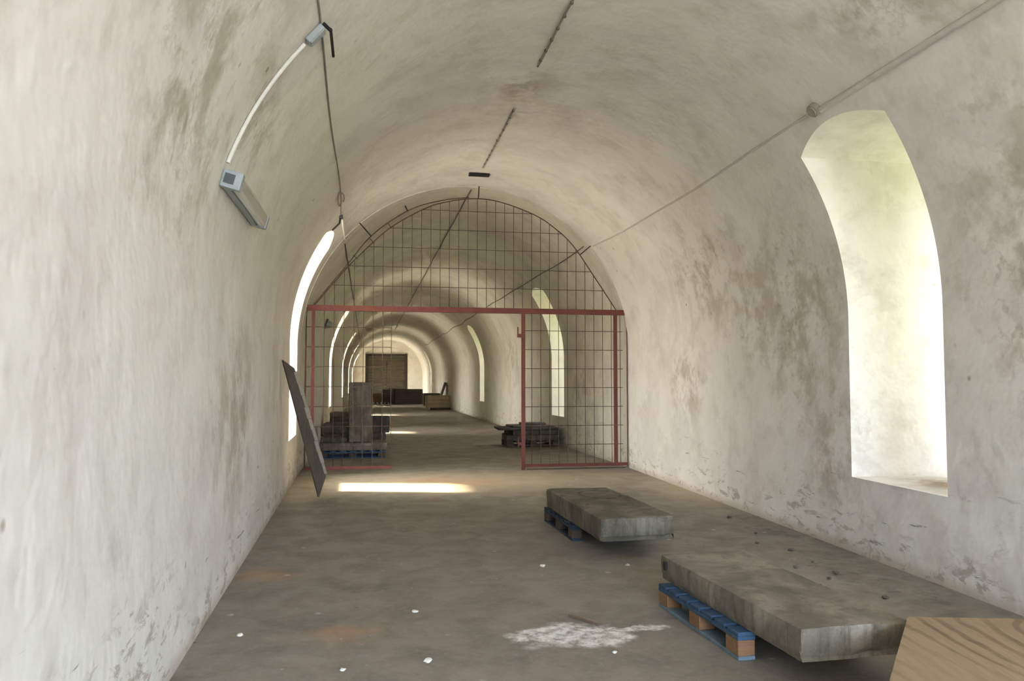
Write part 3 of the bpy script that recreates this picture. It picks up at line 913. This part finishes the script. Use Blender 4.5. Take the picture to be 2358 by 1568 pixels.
crate('small pale brown crate between the dark crates of the far row', (1.85, 55.6, 0), radians(8), .55, .7, 1.02, M_GREYWOOD, gf)
# board leaning on the right wall far down
bm = bmesh.new()
q = [Vector((4.48, 45.2, 1.45)), Vector((4.48, 46.2, 1.45)), Vector((3.98, 46.2, .0)), Vector((3.98, 45.2, .0))]
a = [bm.verts.new(p) for p in q]; b = [bm.verts.new(p+Vector((-.05, 0, .017))) for p in q]
for k in range(4): bm.faces.new((a[k], a[(k+1) % 4], b[(k+1) % 4], b[k]))
bm.faces.new(a); bm.faces.new(b[::-1])
tag(link('leaning_board', bm, M_DARKWOOD), 'dark board leaning on the right wall behind the pale crate', 'board')
bm = boxes((-.55, -.08, 0, .55, .08, .11)); bevel_all(bm, .01)
o = tag(link('timber_beam', bm, M_DARKWOOD), 'short dark timber beam lying on the floor right of the pale crate', 'beam')
o.location = (4.75-.85, 42.7, 0); o.rotation_euler = (0, 0, radians(12))

# ------------------------------------------------------------------ small debris on the near floor
def lump(seed, r, flat=.45):
    bm = bmesh.new(); bmesh.ops.create_icosphere(bm, subdivisions=2, radius=r)
    for v in bm.verts:
        v.co *= 1 + .55*noise.noise(v.co/r*1.1 + Vector((seed*5.1, seed, 0)))
        v.co.z *= flat
    zmin = min(v.co.z for v in bm.verts)
    for v in bm.verts: v.co.z -= zmin
    return bm
chips = [(.323, 5.30, .020, 'white plaster chip on bare floor straight ahead, farther of two'),
         (.336, 4.36, .022, 'white plaster chip nearest the viewer left of the paint splash'),
         (-.72, 4.995, .018, 'tiny white plaster chip close to the left wall'),
         (1.362, 4.31, .016, 'white plaster chip just in front of the paint splash'),
         (1.422, 6.40, .022, 'pale plaster chip on the floor left of the two slabs'),
         (2.106, 6.30, .020, 'small pale chip in front of the dark grey slab'),
         (-.106, 4.31, .016, 'whitish chip at the lower edge of the floor, leftmost there')]
for i, (x, y, r, lab) in enumerate(chips):
    o = tag(link('plaster_chip', lump(i+1, r), M_CHIP), lab, 'debris', 'plaster chips on the floor'); o.location = (x, y, 0)
rub = [(3.55, 5.05, .022, 'dark rubble piece by the right wall nearest the plywood'), (3.62, 5.75, .026, 'dark rubble piece by the right wall beside the sandy slab'),
       (3.42, 6.0, .02, 'small dark rubble piece behind the sandy slab'), (3.72, 6.6, .022, 'dark rubble piece on the floor under the right window'),
       (3.95, 8.3, .024, 'brown rubble piece by the wall right of the grey slab')]
for (x, y, r) in ((3.30, 5.45, .014), (3.48, 5.62, .017), (3.66, 6.15, .015), (3.58, 6.95, .018), (3.80, 7.4, .016), (3.25, 5.9, .012)):
    rub.append((x, y, r, 'small dark crumb scattered along the foot of the right wall'))
for i, (x, y, r, lab) in enumerate(rub):
    o = tag(link('rubble_piece', lump(i+20, r), M_RUBBLE), lab, 'debris', 'rubble along the right wall'); o.location = (x, y, 0)
tag(link('wooden_stick', tube(bmesh.new(), [(1.285, 5.02, .010), (1.34, 4.94, .011), (1.42, 4.80, .009)], [.008, .009, .006], 6), M_STICK), 'thin brown stick lying across the white paint splash', 'stick')

# ------------------------------------------------------------------ daylight
wd = bpy.data.worlds.new('daylight'); S.world = wd; wd.use_nodes = True
nt = wd.node_tree; nt.nodes.clear()
N = lambda k: nt.nodes.new(k)
outw = N('ShaderNodeOutputWorld'); bg = N('ShaderNodeBackground'); nt.links.new(bg.outputs[0], outw.inputs[0])
tcw = N('ShaderNodeTexCoord'); sp = N('ShaderNodeSeparateXYZ'); nt.links.new(tcw.outputs['Generated'], sp.inputs[0])
def mr(sock, a, b, c_, d_):
    n = N('ShaderNodeMapRange'); nt.links.new(sock, n.inputs[0])
    n.inputs[1].default_value = a; n.inputs[2].default_value = b; n.inputs[3].default_value = c_; n.inputs[4].default_value = d_
    return n.outputs[0]
def mx(f, a, b):
    n = N('ShaderNodeMix'); n.data_type = 'RGBA'
    nt.links.new(f, n.inputs[0])
    for i, v in ((6, a), (7, b)):
        if isinstance(v, tuple): n.inputs[i].default_value = (*v, 1)
        else: nt.links.new(v, n.inputs[i])
    return n.outputs[2]
lr = mr(sp.outputs[0], -.25, .25, 0, 1)                  # 0 = left (open) side, 1 = right (garden) side
ground = mx(lr, (.62, .56, .46), (.165, .175, .095))         # pale yard / sunlit grass and bushes
sky = mx(lr, (1.34, 1.31, 1.26), (.22, .226, .235))
bk = mr(sp.outputs[1], -.62, -.84, 0, 1)                 # bluer sky behind the camera, added as frontal fill
sky = mx(bk, sky, (.82, 1.05, 1.42)); ground = mx(bk, ground, (.45, .47, .48))
up = mr(sp.outputs[2], -.04, .16, 0, 1)
nt.links.new(mx(up, ground, sky), bg.inputs[0])
bg.inputs[1].default_value = 10.0

sd = bpy.data.lights.new('sun', 'SUN'); sd.energy = 12; sd.angle = radians(4); sd.color = (1, .87, .64)
so = bpy.data.objects.new('sun', sd); COL.objects.link(so)
el = radians(43); az = radians(14)
dirv = Vector((cos(el)*cos(az), -cos(el)*sin(az), -sin(el)))
so.rotation_euler = dirv.to_track_quat('-Z', 'Y').to_euler()

def portal(name, loc, rot, sx, sy):
    d = bpy.data.lights.new(name, 'AREA'); d.shape = 'RECTANGLE'; d.size = sx; d.size_y = sy
    d.cycles.is_portal = True
    o = bpy.data.objects.new(name, d); COL.objects.link(o); o.location = loc; o.rotation_euler = rot
for (y, zs, zt) in WIN_R:
    portal('window_portal', (4.53+1.30, y, (zs+zt)/2), Vector((-1, 0, 0)).to_track_quat('-Z', 'Z').to_euler(), WN, zt-zs)
for (y, zs, zt, *w) in WIN_L:
    portal('window_portal', (-1.08-1.30, y, (zs+zt)/2), Vector((1, 0, 0)).to_track_quat('-Z', 'Z').to_euler(), (w[0] if w else WW+.15)-.3, zt-zs)
portal('gateway_portal', (1.55, YB-.5, 1.97), Vector((0, 1, 0)).to_track_quat('-Z', 'Z').to_euler(), 4.2, 3.95)

# ------------------------------------------------------------------ look
S.view_settings.view_transform = 'Standard'
S.view_settings.look = 'None'
S.view_settings.gamma = 1
S.view_settings.use_curve_mapping = False
S.view_settings.exposure = 1.68
S.cycles.max_bounces = 10
S.cycles.diffuse_bounces = 8
S.cycles.glossy_bounces = 4
S.cycles.transmission_bounces = 6
S.cycles.sample_clamp_indirect = 6
S.cycles.use_denoising = True
S.cycles.use_adaptive_sampling = True
S.cycles.adaptive_threshold = 0.1
S.cycles.adaptive_min_samples = 16
S.cycles.caustics_reflective = False
S.cycles.caustics_refractive = False
